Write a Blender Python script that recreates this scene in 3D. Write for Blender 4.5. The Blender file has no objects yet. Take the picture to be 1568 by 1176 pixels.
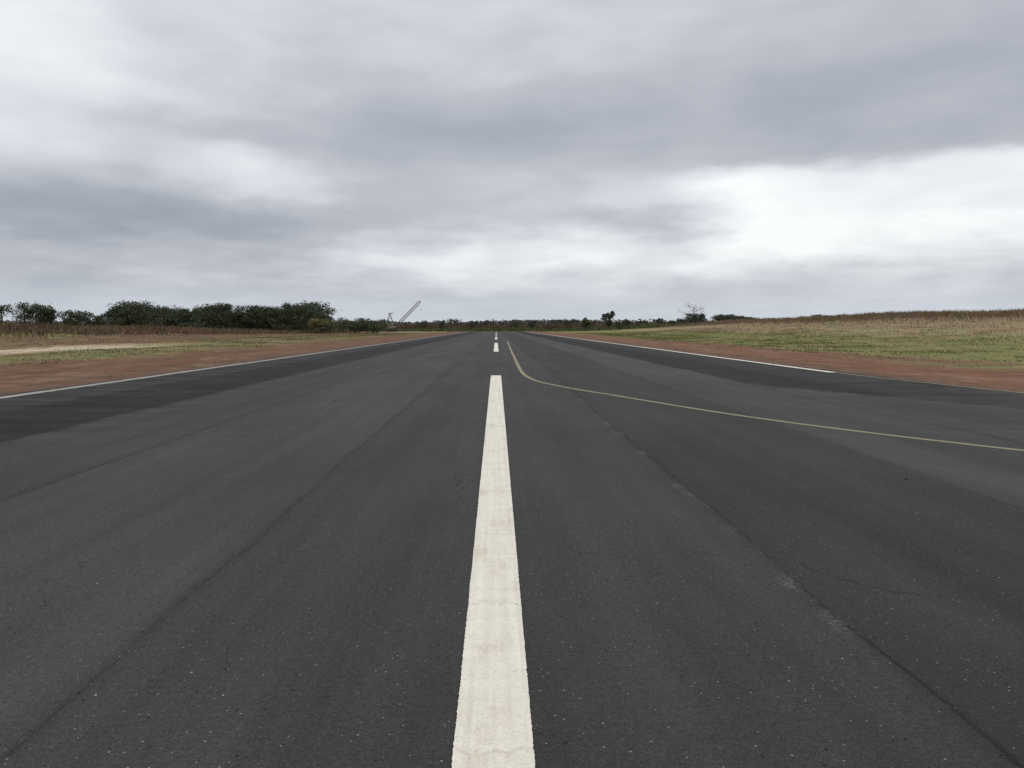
import bpy, math, numpy as np
from mathutils import Vector
rng = np.random.default_rng(7)
scene = bpy.context.scene
scene.view_settings.view_transform='Standard'
try: scene.view_settings.look='None'
except Exception: pass
scene.view_settings.exposure=0
R=math.radians

# ---------------------------------------------------------------- helpers
class NT:
    def __init__(s,tree): s.t=tree
    def n(s,typ,**kw):
        nd=s.t.nodes.new(typ)
        for k,v in kw.items(): setattr(nd,k,v)
        return nd
    def set(s,sock,v):
        if isinstance(v,bpy.types.NodeSocket): s.t.links.new(v,sock)
        elif v is not None: sock.default_value=v
    def m(s,op,a,b=None,c=None,clamp=False):
        nd=s.n('ShaderNodeMath',operation=op,use_clamp=clamp)
        s.set(nd.inputs[0],a)
        if b is not None: s.set(nd.inputs[1],b)
        if c is not None: s.set(nd.inputs[2],c)
        return nd.outputs[0]
    def smooth(s,v,lo,hi,a=0.0,b=1.0):
        nd=s.n('ShaderNodeMapRange',interpolation_type='SMOOTHSTEP')
        s.set(nd.inputs['Value'],v)
        nd.inputs['From Min'].default_value=lo; nd.inputs['From Max'].default_value=hi
        nd.inputs['To Min'].default_value=a; nd.inputs['To Max'].default_value=b
        return nd.outputs[0]
    def noise(s,vec,scale,detail=4,rough=.55,dist=0.0):
        nd=s.n('ShaderNodeTexNoise'); s.set(nd.inputs['Vector'],vec)
        nd.inputs['Scale'].default_value=scale; nd.inputs['Detail'].default_value=detail
        nd.inputs['Roughness'].default_value=rough; nd.inputs['Distortion'].default_value=dist
        return nd.outputs['Fac']
    def mapping(s,vec,scale=(1,1,1),loc=(0,0,0)):
        nd=s.n('ShaderNodeMapping'); s.set(nd.inputs['Vector'],vec)
        nd.inputs['Scale'].default_value=scale; nd.inputs['Location'].default_value=loc
        return nd.outputs[0]
    def ramp(s,fac,stops,interp='LINEAR'):
        nd=s.n('ShaderNodeValToRGB'); s.set(nd.inputs[0],fac); cr=nd.color_ramp
        cr.interpolation=interp
        while len(cr.elements)<len(stops): cr.elements.new(0.5)
        for e,(p,c) in zip(cr.elements,stops):
            e.position=p
        for e,(p,c) in zip(cr.elements,stops):
            if not isinstance(c,(tuple,list)): c=(c,c,c)
            e.color=(*c,1)
        return nd.outputs[0]
    def mix(s,f,a,b,mode='MIX'):
        nd=s.n('ShaderNodeMix',data_type='RGBA',blend_type=mode)
        s.set(nd.inputs[0],f)
        for sock,v in ((nd.inputs[6],a),(nd.inputs[7],b)):
            if isinstance(v,(tuple,list)): v=(*v,1)
            s.set(sock,v)
        return nd.outputs[2]
    def comb(s,x,y,z):
        nd=s.n('ShaderNodeCombineXYZ'); s.set(nd.inputs[0],x); s.set(nd.inputs[1],y); s.set(nd.inputs[2],z)
        return nd.outputs[0]

def new_mat(name):
    m=bpy.data.materials.new(name); m.use_nodes=True
    m.node_tree.nodes.clear()
    t=NT(m.node_tree)
    out=t.n('ShaderNodeOutputMaterial'); b=t.n('ShaderNodeBsdfPrincipled')
    t.t.links.new(b.outputs[0],out.inputs[0])
    return m,t,b
def finish(t,b,col,rough=.9,spec=.3,bump=None,bstr=.3,bdist=.01):
    t.set(b.inputs['Base Color'],(*col,1) if isinstance(col,tuple) else col)
    t.set(b.inputs['Roughness'],rough)
    t.set(b.inputs['Specular IOR Level'],spec)
    if bump is not None:
        bn=t.n('ShaderNodeBump'); bn.inputs['Strength'].default_value=bstr; bn.inputs['Distance'].default_value=bdist
        t.set(bn.inputs['Height'],bump); t.t.links.new(bn.outputs[0],b.inputs['Normal'])

def mesh_obj(name,verts,faces,mats,matidx=None,smooth=False,parent=None):
    me=bpy.data.meshes.new(name)
    verts=np.asarray(verts,dtype=np.float32)
    if isinstance(faces,np.ndarray):
        nf,k=faces.shape
        me.vertices.add(len(verts)); me.vertices.foreach_set('co',verts.ravel())
        me.loops.add(nf*k); me.loops.foreach_set('vertex_index',faces.astype(np.int32).ravel())
        me.polygons.add(nf); me.polygons.foreach_set('loop_start',np.arange(0,nf*k,k,dtype=np.int32))
        me.update(calc_edges=True)
    else:
        me.from_pydata([tuple(map(float,v)) for v in verts],[],faces)
    for m in mats: me.materials.append(m)
    if matidx is not None: me.polygons.foreach_set('material_index',np.asarray(matidx,dtype=np.int32))
    if smooth: me.polygons.foreach_set('use_smooth',np.ones(len(me.polygons),dtype=bool))
    me.validate(); me.update()
    o=bpy.data.objects.new(name,me); scene.collection.objects.link(o)
    if parent: o.parent=parent
    return o

# ---------------------------------------------------------------- terrain height
def sst(a,b,x):
    t=np.clip((x-a)/(b-a),0,1); return t*t*(3-2*t)
def vnoise(x,y,s,seed=0):
    r=np.random.default_rng(seed); out=0
    for i in range(6):
        a=r.uniform(0,6.28); k=s*r.uniform(.6,1.9); p=r.uniform(0,6.28)
        out=out+np.sin((x*np.cos(a)+y*np.sin(a))*k+p)
    return out/6
def height(x,y):
    x=np.asarray(x,dtype=float); y=np.asarray(y,dtype=float)
    fade=1-sst(200,620,y)
    r=(sst(26,96,x)*3.0+sst(60,100,x)*1.2)*fade
    r=r*(1+.10*vnoise(x,y,.045,3))
    l=sst(40,66,-x)
    l=l*1.35*(1-sst(110,260,y))
    l=l*(1+.25*vnoise(x,y,.06,5))
    base=.12*vnoise(x,y,.25,9)*sst(17,30,np.abs(x-.5))
    far=sst(360,700,y)*.6
    return r+l+base+far

# ---------------------------------------------------------------- materials
# ground
mg,t,b=new_mat('ground_mat')
tc=t.n('ShaderNodeTexCoord').outputs['Object']
sx=t.n('ShaderNodeSeparateXYZ'); t.set(sx.inputs[0],tc); X,Y=sx.outputs[0],sx.outputs[1]
w1=t.noise(t.mapping(tc,(.12,.045,1)),1,4,.6)
w2=t.noise(t.mapping(tc,(.9,.35,1)),1,4,.65)
xn=t.m('ADD',X,t.m('ADD',t.m('MULTIPLY',t.m('SUBTRACT',w1,.5),14),t.m('MULTIPLY',t.m('SUBTRACT',w2,.5),8)))
inner=t.smooth(t.m('ABSOLUTE',X),12.5,17)
xx=t.m('ADD',X,t.m('MULTIPLY',t.m('SUBTRACT',xn,X),inner))
f=t.m('DIVIDE',t.m('ADD',xx,120),240)
P=lambda x:(x+120)/240
red=(.150,.078,.045); red2=(.175,.085,.050); ol=(.185,.160,.070); brn=(.155,.092,.055)
scrub=(.10,.09,.04); tan=(.26,.195,.11); grn=(.165,.17,.055)
base=t.ramp(f,[(0,scrub),(P(-85),scrub),(P(-72),brn),(P(-42),brn),(P(-39),(.19,.13,.075)),(P(-36),tan),
   (P(-29),ol),(P(-23),ol),(P(-20),red),(P(0),red2),(P(20.5),red2),(P(23),(.20,.165,.075)),(P(27),grn),(P(43),(.19,.18,.065)),(P(54),(.265,.215,.11)),(P(70),(.25,.185,.105)),(P(84),(.19,.125,.075)),(1,(.17,.13,.06))])
sp=t.m('MULTIPLY',t.smooth(t.m('ABSOLUTE',t.m('ADD',X,t.m('ADD',34,t.m('MULTIPLY',t.m('SUBTRACT',w2,.5),6)))),5.0,2.5),t.m('MULTIPLY',t.smooth(Y,84,66),t.smooth(t.noise(t.mapping(tc,(.3,.10,1),(2,2,0)),1,4,.6),.34,.46)))
pn=t.noise(t.mapping(tc,(.16,.10,1),(7,3,0)),1,6,.68)
pm=t.smooth(pn,.48,.60)
gm=t.m('MULTIPLY',pm,t.smooth(t.m('ABSOLUTE',X),16,22))
patch=t.ramp(t.noise(t.mapping(tc,(.11,.07,1),(31,9,0)),1,4,.6),[(.40,(.12,.15,.04)),(.49,(.23,.19,.09)),(.55,(.205,.105,.060))])
col=t.mix(t.m('MULTIPLY',gm,.8),base,patch)
col=t.mix(t.m('MULTIPLY',sp,.9),col,(.52,.43,.31))
fy=t.smooth(Y,300,420)
col=t.mix(t.m('MULTIPLY',fy,.75),col,t.ramp(pn,[(.4,(.085,.095,.04)),(.6,(.16,.115,.065))]))
fine=t.noise(tc,3.0,7,.75)
mid=t.noise(tc,.7,4,.6)
dr=t.noise(t.mapping(tc,(.55,.10,1),(11,2,0)),1,5,.7)
dirtz=t.smooth(t.m('ABSOLUTE',X),24,17)
col=t.mix(t.m('MULTIPLY',t.m('MULTIPLY',t.smooth(dr,.50,.66),dirtz),.6),col,(.24,.165,.105))
col=t.mix(t.m('MULTIPLY',t.m('MULTIPLY',t.smooth(dr,.48,.34),dirtz),.65),col,(.09,.06,.040))
col=t.mix(1,col,t.ramp(fine,[(.25,.5),(.5,1.05),(.75,1.5)]),'MULTIPLY')
col=t.mix(1,col,t.ramp(mid,[(.3,.70),(.7,1.28)]),'MULTIPLY')
dust=t.m('MULTIPLY',t.smooth(t.m('ABSOLUTE',t.m('SUBTRACT',X,.35)),14.8,12),t.smooth(t.noise(tc,1.3,4,.7),.36,.58))
col=t.mix(t.m('MULTIPLY',dust,.7),col,(.10,.083,.065))
finish(t,b,col,.97,.1,fine,.7,.06)

# asphalt
ma,t,b=new_mat('asphalt_mat')
tc=t.n('ShaderNodeTexCoord').outputs['Object']
sx=t.n('ShaderNodeSeparateXYZ'); t.set(sx.inputs[0],tc); X,Y=sx.outputs[0],sx.outputs[1]
wv=t.noise(t.mapping(tc,(1,.35,1)),1,3,.6)
wf=t.noise(tc,9,3,.7)
xw=t.m('ADD',X,t.m('ADD',t.m('MULTIPLY',t.m('SUBTRACT',wv,.5),.22),t.m('MULTIPLY',t.m('SUBTRACT',wf,.5),.06)))
xw2=t.m('ADD',xw,t.m('MULTIPLY',t.m('SUBTRACT',t.noise(t.mapping(tc,(.5,.22,1)),1,5,.65),.5),.8))
def lane(stops_edges,tones,xs,sf=.05):
    st=[];n=len(tones)
    for i,tn in enumerate(tones):
        a,bb=stops_edges[i],stops_edges[i+1]
        st.append(((a+sf+16)/34,tn)); st.append(((bb-sf+16)/34,tn))
    return t.ramp(t.m('DIVIDE',t.m('ADD',xs,16),34),st)
edges=[-16,-11.3,-9.6,-7.0,-4.65,-1.85,1.93,4.7,7.3,9.6,18]
wid=t.smooth(t.m('ABSOLUTE',X),5.2,6.5)
xl=t.m('ADD',xw,t.m('MULTIPLY',t.m('SUBTRACT',xw2,xw),wid))
# tones kept <=1 in the ramp, scaled after
K=1.3
dark=lane(edges,[v/K for v in (.66,.66,.34,1.00,1.16,1.0,.78,1.12,.27,.50)],xl)
lite=lane(edges,[v/K for v in (.66,.66,.34,1.00,1.16,1.0,.78,1.12,1.00,1.12)],xl)
fl=t.m('ADD',t.m('ADD',Y,t.m('MULTIPLY',X,2.25)),t.m('MULTIPLY',t.m('SUBTRACT',t.noise(tc,.5,5,.65),.5),5))
flm=t.smooth(fl,38.8,39.6)
right=t.m('MULTIPLY',t.m('GREATER_THAN',X,0),t.m('SUBTRACT',1,flm))
tone=t.mix(right,dark,lite)
streak=t.noise(t.mapping(tc,(2.2,.05,1)),1,5,.65)
mot=t.noise(t.mapping(tc,(.45,.16,1)),1,5,.62)
drag=t.noise(t.mapping(tc,(.30,1.3,1),(0,4,0)),1,5,.66)
c=t.mix(1,tone,t.ramp(streak,[(.3,.70),(.7,1.0)]),'MULTIPLY')
c=t.mix(1,c,t.ramp(mot,[(.3,.64),(.7,1.0)]),'MULTIPLY')
edge=t.m('MULTIPLY',t.smooth(t.m('ABSOLUTE',X),5.6,8.0),t.m('SUBTRACT',1,t.m('MULTIPLY',right,.75)))
c=t.mix(edge,c,t.mix(1,c,t.ramp(drag,[(.40,.60),(.62,1.5)]),'MULTIPLY'))
fe=t.m('MULTIPLY',t.smooth(t.m('ABSOLUTE',t.m('SUBTRACT',fl,39.1)),.5,.0),t.m('GREATER_THAN',X,6.8))
c=t.mix(t.m('MULTIPLY',fe,.35),c,(.4,.4,.4))
s_=K/(.85*.82)
c=t.mix(1,(.0490*s_,.0474*s_,.0457*s_),c,'MULTIPLY')
dm=t.m('MULTIPLY',t.smooth(t.m('ABSOLUTE',t.m('SUBTRACT',X,.3)),10.0,12.3),t.smooth(t.noise(t.mapping(tc,(.7,.2,1)),1,4,.7),.45,.62))
c=t.mix(t.m('MULTIPLY',dm,.34),c,(.105,.085,.068))
jm=t.noise(t.mapping(tc,(.5,.6,1),(3,8,0)),1,4,.7)
mn=None
for s_,wd in ((-7.0,1),(-4.65,1.2),(-1.85,2.0),(4.7,1.2),(7.3,1)):
    d=t.m('MULTIPLY',t.m('ABSOLUTE',t.m('SUBTRACT',xl,s_)),wd)
    mn=d if mn is None else t.m('MINIMUM',mn,d)
c=t.mix(t.m('MULTIPLY',t.smooth(mn,.18,.0),.30),c,(.020,.019,.018))
c=t.mix(t.m('MULTIPLY',t.m('MULTIPLY',t.smooth(mn,.024,.004),t.smooth(jm,.40,.56)),.5),c,(.012,.012,.012))
dR=t.m('ABSOLUTE',t.m('SUBTRACT',xl,1.93))
c=t.mix(t.m('MULTIPLY',t.smooth(dR,.13,.0),.32),c,(.018,.017,.016))
c=t.mix(t.m('MULTIPLY',t.m('MULTIPLY',t.smooth(dR,.022,.006),t.smooth(jm,.36,.50)),.65),c,(.010,.010,.010))
vc=t.n('ShaderNodeTexVoronoi',feature='DISTANCE_TO_EDGE'); vc.inputs['Scale'].default_value=.30
wvv=t.n('ShaderNodeVectorMath',operation='ADD')
nz=t.n('ShaderNodeTexNoise'); t.set(nz.inputs['Vector'],tc); nz.inputs['Scale'].default_value=1.6; nz.inputs['Detail'].default_value=4
t.set(wvv.inputs[0],tc); t.set(wvv.inputs[1],nz.outputs['Color']); t.set(vc.inputs['Vector'],wvv.outputs[0])
ck=t.m('MULTIPLY',t.smooth(vc.outputs['Distance'],.0045,.0015),t.smooth(t.noise(tc,.22,2,.5),.50,.58))
c=t.mix(t.m('MULTIPLY',ck,.55),c,(.014,.013,.012))
rv=t.m('MULTIPLY',t.smooth(t.m('ABSOLUTE',t.m('SUBTRACT',xw,1.88)),.09,.02),t.smooth(t.noise(tc,1.1,2,.5),.50,.62))
rv=t.m('MULTIPLY',rv,t.smooth(t.noise(tc,45,2,.6),.42,.60))
c=t.mix(t.m('MULTIPLY',rv,.5),c,(.16,.14,.12))
# faint brown scuffs / stains
stn=t.m('MULTIPLY',t.smooth(t.noise(t.mapping(tc,(1.1,3.2,1),(6,1,0)),1,5,.7),.62,.74),.30)
c=t.mix(stn,c,(.028,.021,.016))
ag=t.noise(tc,130,3,.75)
ag2=t.noise(tc,34,3,.7)
c=t.mix(1,c,t.ramp(ag,[(.3,.48),(.5,.98),(.72,1.8)]),'MULTIPLY')
c=t.mix(1,c,t.ramp(ag2,[(.3,.80),(.7,1.20)]),'MULTIPLY')
def flecks(scale,thr,prob,loc):
    v=t.n('ShaderNodeTexVoronoi'); t.set(v.inputs['Vector'],t.mapping(tc,(1,1,1),loc)); v.inputs['Scale'].default_value=scale
    sc=t.n('ShaderNodeSeparateColor'); t.set(sc.inputs[0],v.outputs['Color'])
    rad=t.m('MULTIPLY',sc.outputs[1],thr)
    return t.m('MULTIPLY',t.m('LESS_THAN',v.outputs['Distance'],rad),t.m('LESS_THAN',sc.outputs[0],prob))
c=t.mix(flecks(27,.13,.85,(0,0,0)),c,(.27,.255,.23))
c=t.mix(flecks(9,.055,.35,(3,1,0)),c,(.42,.40,.36))
c=t.mix(flecks(17,.15,.6,(5,2,0)),c,(.012,.012,.011))
c=t.mix(flecks(1.3,.03,.4,(9,4,0)),c,(.09,.06,.04))
finish(t,b,c,.92,.16,t.m('ADD',ag,t.m('MULTIPLY',ag2,.6)),.55,.006)

def paint_mat(name,colr,wear=.0,dirt=(.16,.12,.08)):
    m,t,b=new_mat(name)
    tc=t.n('ShaderNodeTexCoord').outputs['Object']
    n1=t.noise(t.mapping(tc,(4,1.2,1)),1,5,.7); n2=t.noise(tc,60,4,.75); n3=t.noise(tc,14,4,.7)
    st=t.noise(t.mapping(tc,(22,.35,1)),1,4,.6)
    cr=t.noise(t.mapping(tc,(1.2,9,1)),1,3,.6)
    c=t.mix(t.smooth(n1,.48,.75),colr,tuple(x*.80*y for x,y in zip(colr,(1,.96,.88))))
    c=t.mix(1,c,t.ramp(st,[(.3,.88),(.7,1.06)]),'MULTIPLY')
    c=t.mix(1,c,t.ramp(cr,[(.3,.93),(.7,1.03)]),'MULTIPLY')
    c=t.mix(1,c,t.ramp(n2,[(.25,.80),(.55,1.03)]),'MULTIPLY')
    c=t.mix(t.m('MULTIPLY',t.smooth(n3,.58,.75),.2),c,dirt)
    pit=t.m('MULTIPLY',t.smooth(t.noise(tc,95,2,.6),.66-wear,.74-wear),t.smooth(n3,.35,.6))
    c=t.mix(t.m('MULTIPLY',pit,.8),c,(.09,.085,.08))
    sy=t.n('ShaderNodeSeparateXYZ'); t.set(sy.inputs[0],tc)
    lap=t.m('FRACT',t.m('ADD',t.m('MULTIPLY',sy.outputs[1],.62),t.m('MULTIPLY',n1,.35)))
    c=t.mix(t.m('MULTIPLY',t.smooth(lap,.96,1.0),.25),c,(.35,.28,.19))
    finish(t,b,c,.75,.3,t.m('ADD',n2,n3),.4,.005)
    return m
mwhite=paint_mat('white_paint_mat',(.81,.755,.63),.02)
mwhite2=paint_mat('worn_white_paint_mat',(.38,.35,.31),.10)
myel=paint_mat('yellow_paint_mat',(.275,.235,.135),.12)

def foliage_mat(name,c0,c1,c2,scale=.35):
    m,t,b=new_mat(name)
    tc=t.n('ShaderNodeTexCoord').outputs['Object']
    g=t.n('ShaderNodeNewGeometry')
    n=t.noise(tc,scale,3,.6)
    v=t.m('ADD',t.m('MULTIPLY',n,.75),t.m('MULTIPLY',g.outputs['Random Per Island'],.35))
    c=t.ramp(v,[(.3,c0),(.52,c1),(.8,c2)])
    finish(t,b,c,.8,.15)
    return m
mleaf=foliage_mat('foliage_mat',(.034,.046,.026),(.066,.080,.043),(.12,.13,.07))
mleaf_b=foliage_mat('bright_foliage_mat',(.045,.062,.022),(.09,.112,.042),(.15,.165,.07))
mfar_haze=foliage_mat('hazed_foliage_mat',(.058,.066,.054),(.092,.095,.075),(.16,.13,.10),.05)  # aerial haze painted into the leaf colours: paler and greyer for far trees
mdry=foliage_mat('dry_grass_mat',(.17,.12,.07),(.235,.175,.105),(.31,.24,.15),.12)
mdryr=foliage_mat('brown_grass_mat',(.105,.072,.045),(.165,.115,.068),(.24,.17,.105),.12)
mgrass=foliage_mat('verge_grass_mat',(.105,.115,.038),(.18,.165,.068),(.29,.23,.125),.25)
mgreen=foliage_mat('green_grass_mat',(.10,.135,.036),(.165,.175,.058),(.26,.225,.10),.12)
mbark,t,b=new_mat('bark_mat')
tcx=t.n('ShaderNodeTexCoord').outputs['Object']
bn_=t.noise(t.mapping(tcx,(5,5,1)),1,5,.7)
finish(t,b,t.ramp(bn_,[(.3,(.05,.04,.03)),(.7,(.15,.125,.10))]),.95,.1,bn_,.6,.03)
def simple_metal(name,c,c2,rough):
    m,t,b=new_mat(name); tc=t.n('ShaderNodeTexCoord').outputs['Object']
    n=t.noise(tc,1.6,6,.7)
    finish(t,b,t.ramp(n,[(.42,c),(.6,c2)]),rough,.4,n,.2,.01); return m
msteel=simple_metal('weathered_steel_mat',(.17,.155,.14),(.20,.14,.10),.7)
mcab=simple_metal('faded_machine_paint_mat',(.34,.31,.25),(.22,.16,.11),.6)
mglass=simple_metal('cab_glass_mat',(.03,.035,.04),(.05,.055,.06),.15)
mtrack=simple_metal('track_mat',(.04,.036,.032),(.09,.06,.045),.85)

# ---------------------------------------------------------------- ground sheet
xs=np.concatenate([[-7000,-4000,-2000,-1000,-600,-400,-300,-240],np.arange(-200,-40,4),np.arange(-40,-16,1.5),[-16,-8,0,8,16],np.arange(17.5,40,1.5),np.arange(40,200,4),[210,240,300,400,600,1000,2000,4000,7000]])
ys=np.concatenate([[-3000,-1000,-400,-150,-80],np.arange(-40,140,3),np.arange(140,420,7),np.arange(420,800,20),[900,1200,1800,3000,5000,8000]])
GX,GY=np.meshgrid(xs,ys); GZ=height(GX,GY)
vv=np.stack([GX,GY,GZ],-1).reshape(-1,3)
nx,ny=len(xs),len(ys); ii,jj=np.meshgrid(np.arange(nx-1),np.arange(ny-1)); a=(jj*nx+ii).ravel()
ff=np.stack([a,a+1,a+nx+1,a+nx],-1)
mesh_obj('ground',vv,ff,[mg],smooth=True)

# ---------------------------------------------------------------- runway
def strip(name,left,right,mat,z):
    left=np.asarray(left);right=np.asarray(right);n=len(left)
    v=np.concatenate([np.c_[left,np.full(n,z)],np.c_[right,np.full(n,z)]])
    i=np.arange(n-1); f=np.stack([i,i+n,i+n+1,i+1],-1)
    return mesh_obj(name,v,f,[mat])
yy=np.concatenate([np.arange(-40,60,.12),np.arange(60,336,1.0)])
def jit(y,seed):
    r=np.random.default_rng(seed); k=np.convolve(r.normal(0,1,len(y)),[.25,.5,.25],'same')
    return .045*k+.13*np.sin(y*.21+seed)*np.sin(y*.077)
lx=-11.8+jit(yy,1)
def right_edge(y):
    return 12.65+np.where(y<30,((30-np.clip(y,-100,30))/10)**2*.55,0)
rx=np.minimum(right_edge(yy),60)+jit(yy,2)
strip('runway',np.c_[lx,yy],np.c_[rx,yy],ma,.006)

def polyline_strip(name,pts,w,mat,z,res=.25,rag=.006,seed=0):
    pts=np.asarray(pts,float)
    P0=np.vstack([2*pts[0]-pts[1],pts,2*pts[-1]-pts[-2]]); out=[]
    for i in range(1,len(P0)-2):
        p0,p1,p2,p3=P0[i-1:i+3]; n=max(2,int(np.linalg.norm(p2-p1)/res))
        for s in np.linspace(0,1,n,endpoint=False):
            out.append(.5*((2*p1)+(-p0+p2)*s+(2*p0-5*p1+4*p2-p3)*s*s+(-p0+3*p1-3*p2+p3)*s**3))
    out.append(pts[-1]); o=np.array(out); d=np.gradient(o,axis=0); d/=np.linalg.norm(d,axis=1)[:,None]
    nrm=np.c_[-d[:,1],d[:,0]]; r=np.random.default_rng(seed); n=len(o)
    w=np.interp(np.arange(n),[0,n-1],w) if isinstance(w,(tuple,list)) else np.full(n,w)
    sl=np.convolve(r.normal(0,1,n),np.ones(25)/25,'same')*rag*3
    l=o+nrm*(w/2+sl+r.normal(0,rag,n))[:,None]; rr=o-nrm*(w/2+r.normal(0,rag,n)-sl*.5)[:,None]
    return strip(name,l,rr,mat,z)

ZP=.011
polyline_strip('runway_centreline_marking',[(-.012,-2.5),(-.012,27.0)],(.298,.345),mwhite,ZP,.012,.0012,seed=1)
for k,(y0,y1) in enumerate(((54,86),(112,144),(171,203),(230,262),(289,318))):
    polyline_strip('runway_centreline_marking',[(-.01,y0),(-.01,y1)],.34,mwhite,ZP,.3,.006,seed=2+k)
polyline_strip('runway_edge_marking',[(-11.45,-20),(-11.45,325)],.30,mwhite2,ZP,.2,.014,seed=20)
polyline_strip('runway_edge_marking',[(12.22,28.6),(12.22,325)],.30,mwhite,ZP,.2,.012,seed=21)
polyline_strip('taxiway_edge_marking',[(12.28,28.3),(12.42,25.8),(12.68,23.2),(13.05,19.6),(13.9,15.5),(15.6,11.5),(18,8)],.12,myel,ZP,.15,.006,seed=22)
polyline_strip('taxiway_lead_in_marking',[(1.35,100),(1.27,86),(1.08,60),(.97,40),(.93,32),(.97,27.4),(1.2,24.4),(1.62,22.5),(2.13,20.8),(2.8,19.0),(3.41,17.3),(3.99,15.7),(4.58,14.3),(5.22,13.0),(5.79,12.0),(6.32,11.16),(6.95,10.25),(8.3,8.5),(10.5,6.2),(14,3.2)],.13,myel,ZP,.12,.006,seed=23)

# ---------------------------------------------------------------- loose gravel
def gravel(name,n,xr,yr,sz,mat,seed):
    r=np.random.default_rng(seed)
    tmpl=np.array([(1,0,0),(-1,0,0),(0,1,0),(0,-1,0),(0,0,1),(0,0,-1)],float)*.5
    tf=np.array([(0,2,4),(2,1,4),(1,3,4),(3,0,4),(2,0,5),(1,2,5),(3,1,5),(0,3,5)])
    V=[];F=[]
    for i in range(n):
        s=sz*r.uniform(.5,1.5); v=(tmpl*(1+r.normal(0,.25,(6,3))))*s*np.array([1,1,.6])
        th=r.uniform(0,6.28);c_,s_=math.cos(th),math.sin(th)
        v=v@np.array([[c_,s_,0],[-s_,c_,0],[0,0,1]])
        x=r.uniform(*xr);y=yr[0]+(yr[1]-yr[0])*r.uniform()**1.6
        V.append(v+[x,y,.008+s*.2]);F.append(tf+6*i)
    return mesh_obj(name,np.vstack(V),np.vstack(F),[mat])
mstone,t,b=new_mat('stone_mat'); tcx=t.n('ShaderNodeTexCoord').outputs['Object']
finish(t,b,t.ramp(t.noise(tcx,3,3,.6),[(.35,(.05,.042,.035)),(.65,(.22,.20,.17))]),.9,.2)
gravel('loose_gravel',700,(-9,10),(2.4,24),.008,mstone,3)
gravel('tar_lump',1,(4.34,4.36),(8.3,8.31),.05,mtrack,8)

# ---------------------------------------------------------------- grasses
def blades(name,x,y,h,w,mat,lean=.25,z=None,seed=0):
    r=np.random.default_rng(seed); n=len(x)
    if z is None: z=height(x,y)
    th=r.uniform(0,np.pi,n); dx=np.cos(th)*w/2; dy=np.sin(th)*w/2
    lx=r.normal(0,lean,n)*h; ly=r.normal(0,lean,n)*h
    A=np.stack([x-dx,y-dy,z-.03],-1);B=np.stack([x+dx,y+dy,z-.03],-1)
    C=np.stack([x+lx*.45+dx*.8,y+ly*.45+dy*.8,z+h*.6],-1);D=np.stack([x+lx*.45-dx*.8,y+ly*.45-dy*.8,z+h*.6],-1)
    E=np.stack([x+lx,y+ly,z+h],-1)
    v=np.stack([A,B,C,D,E],1).reshape(-1,3); i=np.arange(n)*5
    f=np.concatenate([np.stack([i,i+1,i+2],-1),np.stack([i,i+2,i+3],-1),np.stack([i+3,i+2,i+4],-1)])
    return mesh_obj(name,v,f,[mat])
n=90000; y=40+ (rng.uniform(0,1,n)**1.2)*380; x=rng.normal(101,10,n)
cl=vnoise(x,y,.10,31)+.7*vnoise(x,y,.9,33)+rng.normal(0,.25,n); k=cl>-.35; x,y,cl=x[k],y[k],cl[k]
blades('tall_dry_grass',x,y,(.35+.6*rng.uniform(0,1,len(x))+1.0*np.clip(cl,0,1)),.07+.0004*y,mdry,.35,seed=1)
n=70000; y=30+(rng.uniform(0,1,n)**1.1)*290; x=-(50+rng.gamma(2.2,9,n))
cl=vnoise(x,y,.12,41)+.7*vnoise(x,y,.8,43)+rng.normal(0,.25,n); k=cl>-.3; x,y,cl=x[k],y[k],cl[k]
blades('tall_dry_grass',x,y,(.2+.45*rng.uniform(0,1,len(x))+.9*np.clip(cl,0,1)),.08+.0006*y,mdryr,.35,seed=2)
def verge(sign,n,seed):
    r=np.random.default_rng(seed)
    x=sign*(18+r.gamma(2.0,11,n)); y=14+r.uniform(0,1,n)**1.5*230
    cl=vnoise(x,y,.33,seed)*.7+.6*vnoise(x,y,1.3,seed+1)+r.normal(0,.22,n)
    k=(cl>.05+ .7*np.exp(-(abs(x)-18)/3.))
    if sign<0: k&=~((x<-28)&(x>-40)&(y<86)&(cl<.75))
    return x[k],y[k]
x,y=verge(1,130000,51)
k=(x<50+14*vnoise(x,y,.08,55)+rng.normal(0,4,len(x)))
blades('verge_grass',x[k],y[k],rng.uniform(.03,.10,k.sum()),.03+.0006*y[k],mgreen,.6,seed=3)
blades('verge_grass',x[~k],y[~k],rng.uniform(.05,.2,(~k).sum()),.03+.0006*y[~k],mdry,.6,seed=5)
x,y=verge(-1,110000,61)
blades('verge_grass',x,y,rng.uniform(.03,.10,len(x)),.03+.0006*y,mgrass,.6,seed=6)
n=2500; s=np.where(rng.uniform(size=n)<.5,-12.1,13.3); y=12+rng.uniform(0,1,n)*120
cl=vnoise(s*7,y,1.3,77); k=(cl>.25)&~((s>0)&(y<30)); 
blades('edge_weed_grass',(s+np.sign(s)*np.abs(rng.normal(0,.5,n)))[k],y[k],rng.uniform(.03,.10,k.sum()),.03,mgrass,.5,seed=4)

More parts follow.
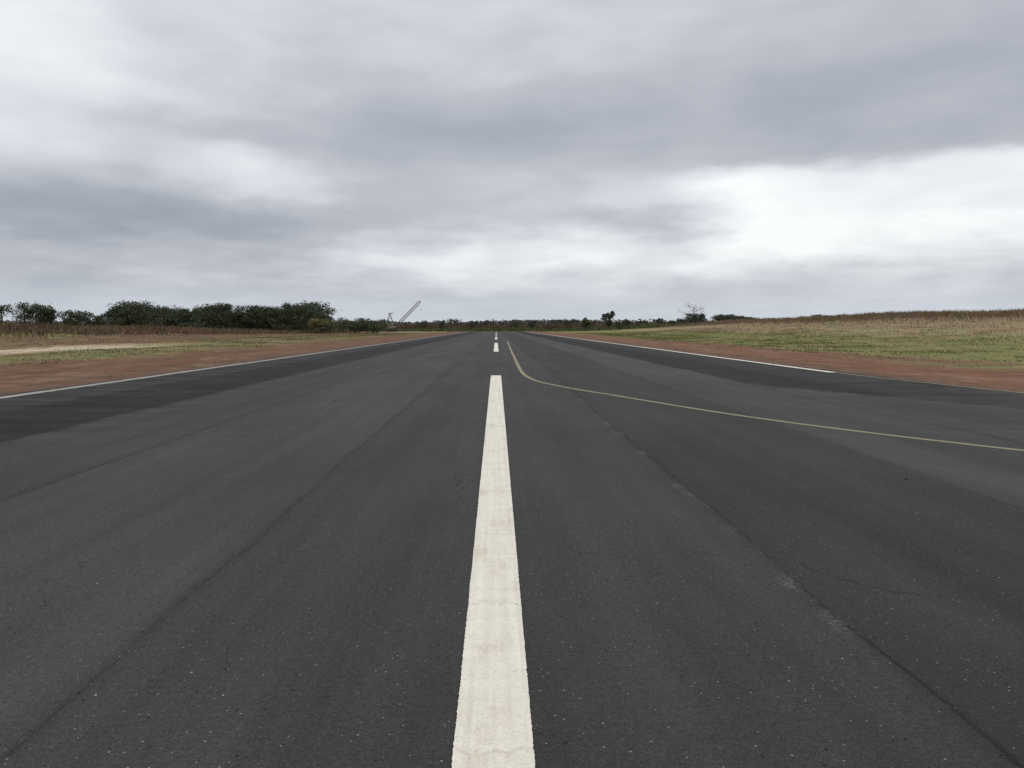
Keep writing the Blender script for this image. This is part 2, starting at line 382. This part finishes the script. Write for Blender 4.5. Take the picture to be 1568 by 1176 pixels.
# ---------------------------------------------------------------- foliage / trees
def leaf_quads(C,size,r):
    n=len(C); a=r.normal(size=(n,3)); a/=np.linalg.norm(a,axis=1)[:,None]
    b_=r.normal(size=(n,3)); b_-=a*(a*b_).sum(1)[:,None]; b_/=np.linalg.norm(b_,axis=1)[:,None]
    s=(size*r.uniform(.6,1.4,n))[:,None]
    return np.stack([C-a*s,C-b_*s*.55,C+a*s,C+b_*s*.55],1).reshape(-1,3)
def tube(p0,p1,r0,r1,seg=6):
    p0=np.array(p0,float);p1=np.array(p1,float);d=p1-p0;d/=np.linalg.norm(d)
    u=np.cross(d,[0,0,1] if abs(d[2])<.9 else [1,0,0]);u/=np.linalg.norm(u);w=np.cross(d,u)
    an=np.linspace(0,2*np.pi,seg,endpoint=False)
    ring=np.cos(an)[:,None]*u+np.sin(an)[:,None]*w
    v=np.vstack([p0+ring*r0,p1+ring*r1]); i=np.arange(seg);j=(i+1)%seg
    return v,np.stack([i,j,j+seg,i+seg],-1)
def tree_parts(x,y,h,cw,shape,seed,leaves=1200,leafsize=.22,bare=.0,z0=None):
    r=np.random.default_rng(seed); V=[];F=[];M=[];off=0
    z=float(height(x,y)) if z0 is None else z0
    base=np.array([x,y,z-.2])
    def add(v,f,m):
        nonlocal off
        V.append(v);F.append(f+off);M.append(np.full(len(f),m));off+=len(v)
    bend=r.normal(0,.04*h,2); mid=base+[bend[0],bend[1],h*.4]; top=base+[bend[0]*1.8,bend[1]*1.8,h*.88]
    tr=h*.022+.05
    add(*tube(base,mid,tr*1.25,tr*.8),0); add(*tube(mid,top,tr*.8,tr*.2),0)
    tips=[top]
    nb=9 if shape!='cone' else 14
    for i in range(nb):
        f=.25+.65*(i+r.uniform(0,1))/nb; th=r.uniform(0,6.28)
        s=base+(mid-base)*(f/.45) if f<.45 else mid+(top-mid)*((f-.45)/.55)
        if shape=='cone': L=cw/2*(1.05-f)*1.3; up=.15
        elif shape=='column': L=cw/2*r.uniform(.6,1.0); up=.6
        else: L=cw/2*math.sqrt(max(.15,1-((f-.55)/.5)**2))*r.uniform(.7,1.1); up=.5
        e=s+np.array([math.cos(th)*L,math.sin(th)*L,L*up+r.uniform(-.1,.3)])
        add(*tube(s,e,tr*.4,tr*.1,5),0); tips.append(e); tips.append((s+e)/2+r.normal(0,.1*L,3))
        for q in range(2):
            e2=e+np.array([*r.normal(0,.3*L,2),r.uniform(0,.35*L)]); add(*tube(s+(e-s)*.6,e2,tr*.18,tr*.06,4),0); tips.append(e2)
    tips=np.array(tips); tips[:,2]=np.minimum(tips[:,2],z+h*.93)
    nl=int(leaves*(1-bare))
    if nl>0:
        wts=r.uniform(.2,1,len(tips))**1.5; wts/=wts.sum()
        idx=r.choice(len(tips),nl,p=wts)
        sp=(cw*.10 if shape!='cone' else cw*.085)
        g=r.normal(0,1,(nl,3)); g*= (np.minimum(1,1.7/np.linalg.norm(g,axis=1)))[:,None]
        C=tips[idx]+g*[sp,sp,sp*.75]
        C[:,2]=np.maximum(C[:,2],z+.15*h*r.uniform(.3,1,nl))
        v=leaf_quads(C,leafsize,r); i=np.arange(nl)*4
        add(v,np.stack([i,i+1,i+2,i+3],-1),1)
    return np.vstack(V),np.vstack(F),np.concatenate(M)
def tree(name,*a,mat=mleaf,**k):
    v,f,m=tree_parts(*a,**k); return mesh_obj(name,v,f,[mbark,mat],m)
def forest(name,specs,mat=mleaf):
    V=[];F=[];M=[];off=0
    for s,k in specs:
        v,f,m=tree_parts(*s,**k); V.append(v);F.append(f+off);M.append(m);off+=len(v)
    return mesh_obj(name,np.vstack(V),np.vstack(F),[mbark,mat],np.concatenate(M))

r=np.random.default_rng(11); specs=[]
prof_x=[180,190,205,225,250,280,300,320,345,362,385,405,430,455,478,492,505]; prof_y=[476,467,466,473,469,474,478,470,465,471,468,474,468,472,466,468,484]
for i in range(95):
    px=r.uniform(184,500); d=r.uniform(215,290)
    X_=(px-760)/1220*d; top=np.interp(px,prof_x,prof_y)
    h=(502-top)/1220*d+1.62-float(height(X_,d)); h*=r.uniform(.72,1.14)
    specs.append(((X_,d,h,h*r.uniform(.65,1.1),'round',100+i),dict(leaves=1300,leafsize=.24)))
for i in range(60):
    px=r.uniform(175,590); d=r.uniform(205,250); X_=(px-760)/1220*d
    h=r.uniform(1.8,3.8); specs.append(((X_,d,h,h*1.6,'round',300+i),dict(leaves=420,leafsize=.2)))
forest('woodland',specs)
specs=[]
for px,ty,wd in ((4,467,4),(24,464,5),(45,467,5),(58,474,3.5),(69,473,3.2)):
    d=185;X_=(px-760)/1220*d; h=(502-ty)/1220*d+1.62-float(height(X_,d))
    specs.append(((X_,d+r.uniform(-6,6),h,wd*1.35,'round',int(500+px)),dict(leaves=1300,leafsize=.2)))
forest('tree_cluster',specs)
specs=[]
for px,ty,wd in ((108,479,3),(122,478,4.5),(135,477,4.5),(146,480,4),(158,486,4),(90,488,3)):
    d=225;X_=(px-760)/1220*d; h=(502-ty)/1220*d+1.62-float(height(X_,d))
    specs.append(((X_,d+r.uniform(-6,6),h,wd*1.3,'round',int(600+px)),dict(leaves=900,leafsize=.22)))
forest('tree_cluster',specs)
tree('bush',-46,210,3.6,5.5,'round',701,leaves=1500,leafsize=.2,mat=mgrass)
tree('bush',-46,262,3.4,6.5,'round',702,leaves=1300,leafsize=.22,mat=mleaf_b)
tree('bush',-40.5,275,3.1,6.0,'round',703,leaves=1300,leafsize=.22,mat=mleaf_b)
tree('conifer_tree',36.5,325,6.2,4.6,'cone',711,leaves=1800,leafsize=.24,mat=mleaf_b)
tree('columnar_tree',47.5,332,8.0,4.4,'column',712,leaves=2300,leafsize=.27)
tree('bush',51,330,3.2,4.5,'round',716,leaves=900,leafsize=.22)
tree('sparse_tree',84,335,9.2,10,'round',713,leaves=900,leafsize=.17,bare=.60)
tree('bush',81,325,4.6,6.5,'round',714,leaves=1500,leafsize=.24)
r=np.random.default_rng(77); specs=[]
for px,ty in ((520,486),(534,489),(552,487),(572,490),(590,489),(648,491),(672,490),(700,489),(724,491),(742,491),(788,489),(812,491),(846,490),(872,488),(905,490),(960,488),(985,490),(1008,487),(1030,490),(1046,488),(1176,490),(1204,491),(1232,490)):
    d=r.uniform(385,450);X_=(px-760)/1220*d; h=(501-ty)/1220*d+1.62-float(height(X_,d))
    specs.append(((X_,d,h,h*r.uniform(.8,1.5),'round',int(900+px)),dict(leaves=650,leafsize=.30)))
forest('tree_belt',specs,mfar_haze)
specs=[]
for px,ty,wd in ((1098,488,5),(1108,485,5),(1122,488,5),(1138,490,5),(1150,489,4),(1068,491,6)):
    d=345;X_=(px-760)/1220*d; h=(502-ty)/1220*d+1.62-float(height(X_,d))+.4
    specs.append(((X_,d+r.uniform(-6,6),max(h,2.8),wd*1.4,'round',int(px)),dict(leaves=1100,leafsize=.28)))
forest('shrub_row',specs,mleaf)
# bushes seen over the ridge
specs=[]
for px,ty in ((1256,483),(1268,485),(1296,484),(1312,485),(1326,484),(1386,482),(1440,479)):
    d=360;X_=(px-760)/1220*d; h=(502-ty)/1220*d+1.62-float(height(X_,d))+.3
    specs.append(((X_,d,max(h,2.8),5,'round',int(px)),dict(leaves=800,leafsize=.28)))
forest('shrub_row',specs,mfar_haze)
r=np.random.default_rng(21)
n=60000
X_=r.uniform(-420,430,n); D=r.uniform(470,600,n)
top=5.2+1.7*vnoise(X_,D*.3,.05,81)+1.2*vnoise(X_,D,.21,83)+.8*vnoise(X_,D,.7,85)
Zc=height(X_,D)+np.clip(top,1.5,None)*r.uniform(0,1,n)**.7
v=leaf_quads(np.c_[X_,D,Zc],.75,r); i=np.arange(n)*4
mesh_obj('distant_treeline',v,np.stack([i,i+1,i+2,i+3],-1),[mfar_haze])
n=34000; X_=r.uniform(-190,150,n); D=r.uniform(355,430,n)
top=1.2+1.2*vnoise(X_,D,.11,91)+.9*vnoise(X_,D,.37,93)
k=top>.5; X_,D,top=X_[k],D[k],top[k]
Zc=height(X_,D)+top*r.uniform(0,1,len(X_))**.8
v=leaf_quads(np.c_[X_,D,Zc],.38,r); i=np.arange(len(X_))*4
mesh_obj('scrub',v,np.stack([i,i+1,i+2,i+3],-1),[mleaf_b])
n=26000; X_=r.uniform(-170,170,n); D=r.uniform(432,466,n)
blades('tall_dry_grass',X_,D,2.2+1.6*r.uniform(0,1,n)+.6*vnoise(X_,D,.1,95),.5,mdryr,.2,seed=9)

# ---------------------------------------------------------------- crawler crane with lattice boom
cr=bpy.data.objects.new('crawler_crane',None); scene.collection.objects.link(cr); cr.location=(-45.5,350,0)
def box(name,c,s,mat,bev=.06):
    import bmesh
    bm=bmesh.new(); bmesh.ops.create_cube(bm,size=1)
    for v in bm.verts: v.co=Vector((v.co.x*s[0]+c[0],v.co.y*s[1]+c[1],v.co.z*s[2]+c[2]))
    bmesh.ops.bevel(bm,geom=bm.edges[:],offset=bev,segments=2,affect='EDGES')
    me=bpy.data.meshes.new(name); bm.to_mesh(me); bm.free(); me.materials.append(mat)
    o=bpy.data.objects.new(name,me); scene.collection.objects.link(o); o.parent=cr; return o
def tubes(name,segs,mat):
    V=[];F=[];off=0
    for p0,p1,rr in segs:
        v,f=tube(p0,p1,rr,rr,6); V.append(v);F.append(f+off);off+=len(v)
    return mesh_obj(name,np.vstack(V),np.vstack(F),[mat],parent=cr)
for sgn,nm in ((-1,'track_left'),(1,'track_right')):
    n=20
    prof=[(1.9+.5*math.cos(a),.5+.5*math.sin(a)) for a in np.linspace(-math.pi/2,math.pi/2,n)]+[(-1.9+.5*math.cos(a),.5+.5*math.sin(a)) for a in np.linspace(math.pi/2,1.5*math.pi,n)]
    m=len(prof); v=[(p[0],sgn*1.4-.35,p[1]) for p in prof]+[(p[0],sgn*1.4+.35,p[1]) for p in prof]
    f=[[i,(i+1)%m,(i+1)%m+m,i+m] for i in range(m)]+[list(range(m))[::-1],list(range(m,2*m))]
    mesh_obj(nm,np.array(v),f,[mtrack],parent=cr)
box('slew_ring',(0,0,1.15),(1.8,1.8,.35),msteel)
box('machinery_house',(-1.1,0,2.75),(3.6,2.6,2.6),mcab,.12)
box('counterweight',(-3.15,0,2.0),(.6,2.5,1.2),msteel)
box('operator_cab',(1.25,-.85,2.5),(1.3,1.0,1.9),mcab,.1)
box('cab_window',(1.93,-.85,2.85),(.05,.8,.8),mglass,.01)
box('cab_side_window',(1.3,-1.37,2.85),(.9,.05,.8),mglass,.01)
p0=np.array([1.2,0,1.7]); p1=np.array([12.4,0,13.3]); d=p1-p0; L=np.linalg.norm(d); d/=L
u=np.array([0,1.,0]); w=np.cross(d,u); segs=[]; N=14
def sec(s):
    k=min(1,s/.12+.25) if s<.12 else (min(1,(1-s)/.12+.25) if s>.88 else 1)
    c=p0+d*L*s; a=.55*k
    return [c+u*a+w*a,c-u*a+w*a,c-u*a-w*a,c+u*a-w*a]
for i in range(N):
    A=sec(i/N);B=sec((i+1)/N)
    for q in range(4):
        segs.append((A[q],B[q],.085)); segs.append((A[q],B[(q+1)%4],.05)); segs.append((B[q],B[(q+1)%4],.05))
tubes('lattice_boom',segs,msteel)
GT=8.0
g=[]
for y_ in (-.8,.8):
    g+=[((-2.2,y_,3.9),(-.9,y_*.7,GT),.11),((.3,y_,3.8),(-.9,y_*.7,GT),.11),((-1.6,y_*.85,5.9),(-.3,y_*.85,5.7),.07)]
g+=[((-.9,-.56,GT),(-.9,.56,GT),.16),((-1.55,-.7,6.0),(-1.55,.7,6.0),.08)]
g+=[((-1.7,-.5,GT-.1),(.5,-.5,GT-.1),.12),((-1.7,.5,GT-.1),(.5,.5,GT-.1),.12)]
tubes('gantry',g,msteel)
tubes('pendant_cables',[((-.9,-.5,GT),tuple(p1+[-.2,-.3,.3]),.012),((-.9,.5,GT),tuple(p1+[-.2,.3,.3]),.012),(tuple(p1),(12.6,0,9.7),.012)],msteel)
box('hook_block',(12.6,0,9.5),(.3,.25,.45),msteel,.05)

# ---------------------------------------------------------------- world: overcast
w=bpy.data.worlds.new('World'); scene.world=w; w.use_nodes=True; w.node_tree.nodes.clear(); t=NT(w.node_tree)
out=t.n('ShaderNodeOutputWorld'); bg=t.n('ShaderNodeBackground'); t.t.links.new(bg.outputs[0],out.inputs[0])
SUN_EL,SUN_AZ=R(48),R(25)
sky=t.n('ShaderNodeTexSky',sky_type='NISHITA'); sky.sun_disc=False; sky.sun_elevation=SUN_EL; sky.sun_rotation=SUN_AZ
sky.dust_density=3
tc=t.n('ShaderNodeTexCoord').outputs['Generated']
sx=t.n('ShaderNodeSeparateXYZ'); t.set(sx.inputs[0],tc); X,Y,Z=sx.outputs
k=180/math.pi
az=t.m('MULTIPLY',t.m('ARCTAN2',X,Y),k); el=t.m('MULTIPLY',t.m('ARCSINE',Z),k)
zz=t.m('ADD',t.m('MAXIMUM',Z,0),.12)
pv=t.comb(t.m('DIVIDE',X,zz),t.m('DIVIDE',Y,zz),0)
av=t.comb(t.m('MULTIPLY',az,.055),t.m('MULTIPLY',el,.15),0)
wa=t.noise(av,1.3,4,.55); wb=t.noise(t.mapping(av,(1,1,1),(5,7,0)),1.3,4,.55)
azw=t.m('ADD',az,t.m('MULTIPLY',t.m('SUBTRACT',wa,.5),18)); elw=t.m('ADD',el,t.m('MULTIPLY',t.m('SUBTRACT',wb,.5),5.0))
blobs=[(12,9.0,6,1.8,.18),(20,5.6,12,1.2,.10),(-29,17.0,9,3.2,.36),(-17,10.4,5,1.6,.26),(-5,4.6,6,1.0,.26),(6,5.0,6,1.0,.26),(-34,11,6,1.6,.16),(-20,14,8,1.5,.06),
       (-24,7.2,9,1.8,-.34),(-9,8,6,1.4,-.14),(0,13.6,13,2.8,-.24),(27,15.0,13,4.0,-.26),(-27,2.9,16,1.2,-.14),(-3,20,12,2.0,.08),(9,7.2,3.5,.8,-.14),(-15,12.3,8,.8,-.12)]
Vv=None
for (a0,e0,sa,se,am) in blobs:
    q=t.m('ADD',t.m('POWER',t.m('DIVIDE',t.m('ABSOLUTE',t.m('SUBTRACT',azw,a0)),sa),2),t.m('POWER',t.m('DIVIDE',t.m('ABSOLUTE',t.m('SUBTRACT',elw,e0)),se),2))
    gsn=t.m('MULTIPLY',t.m('EXPONENT',t.m('MULTIPLY',q,-.7)),am)
    Vv=gsn if Vv is None else t.m('ADD',Vv,gsn)
gap=t.m('MULTIPLY',t.m('MULTIPLY',t.smooth(elw,11.6,9.9),t.smooth(elw,2.8,6.4)),t.m('MULTIPLY',t.smooth(azw,10,17),t.smooth(azw,62,40)))
Vv=t.m('ADD',Vv,t.m('MULTIPLY',gap,.40))
n1=t.noise(pv,.45,4,.45,.3); n2=t.noise(t.mapping(av,(1,1.1,1),(2,1,0)),2.0,5,.48,.3)
n3=t.noise(t.mapping(av,(1,1.6,1),(8,3,0)),4.2,5,.5,.2)
lowm=t.smooth(el,12,5)
Vv=t.m('ADD',Vv,t.m('MULTIPLY',t.m('SUBTRACT',n1,.5),.34))
Vv=t.m('ADD',Vv,t.m('MULTIPLY',t.m('SUBTRACT',n2,.5),.32))
Vv=t.m('ADD',Vv,t.m('MULTIPLY',t.m('MULTIPLY',t.m('SUBTRACT',n3,.5),lowm),.34))
Vv=t.m('ADD',Vv,.55)
cl=t.ramp(Vv,[(0,(2.75,3.05,3.55)),(.3,(3.9,4.2,4.8)),(.5,(5.2,5.45,6.0)),(.72,(7.3,7.55,8.0)),(.98,(9.7,9.9,10.0))])
hz=t.smooth(el,4.2,0)
cl=t.mix(t.m('MULTIPLY',hz,.75),cl,(6.0,6.6,7.3))
zb=t.smooth(el,22,70,1.0,1.7)
cl=t.mix(1,cl,t.comb(zb,zb,zb),'MULTIPLY')
skyc=t.mix(.05,cl,sky.outputs[0])
t.set(bg.inputs[0],skyc); bg.inputs[1].default_value=.1

sun=bpy.data.lights.new('sun','SUN'); sun.energy=.9; sun.angle=R(25); sun.color=(1,.94,.86)
so=bpy.data.objects.new('sun',sun); scene.collection.objects.link(so)
dirv=Vector((math.sin(SUN_AZ)*math.cos(SUN_EL),math.cos(SUN_AZ)*math.cos(SUN_EL),math.sin(SUN_EL)))
so.rotation_euler=dirv.to_track_quat('Z','Y').to_euler(); so.location=(0,0,50)

# ---------------------------------------------------------------- camera
cam=bpy.data.cameras.new('camera'); cam.lens=28; cam.sensor_width=36; cam.clip_start=.05; cam.clip_end=20000
co=bpy.data.objects.new('camera',cam); scene.collection.objects.link(co)
co.location=(0,0,1.62); co.rotation_euler=(R(90-4.03),0,R(-1.13)); scene.camera=co
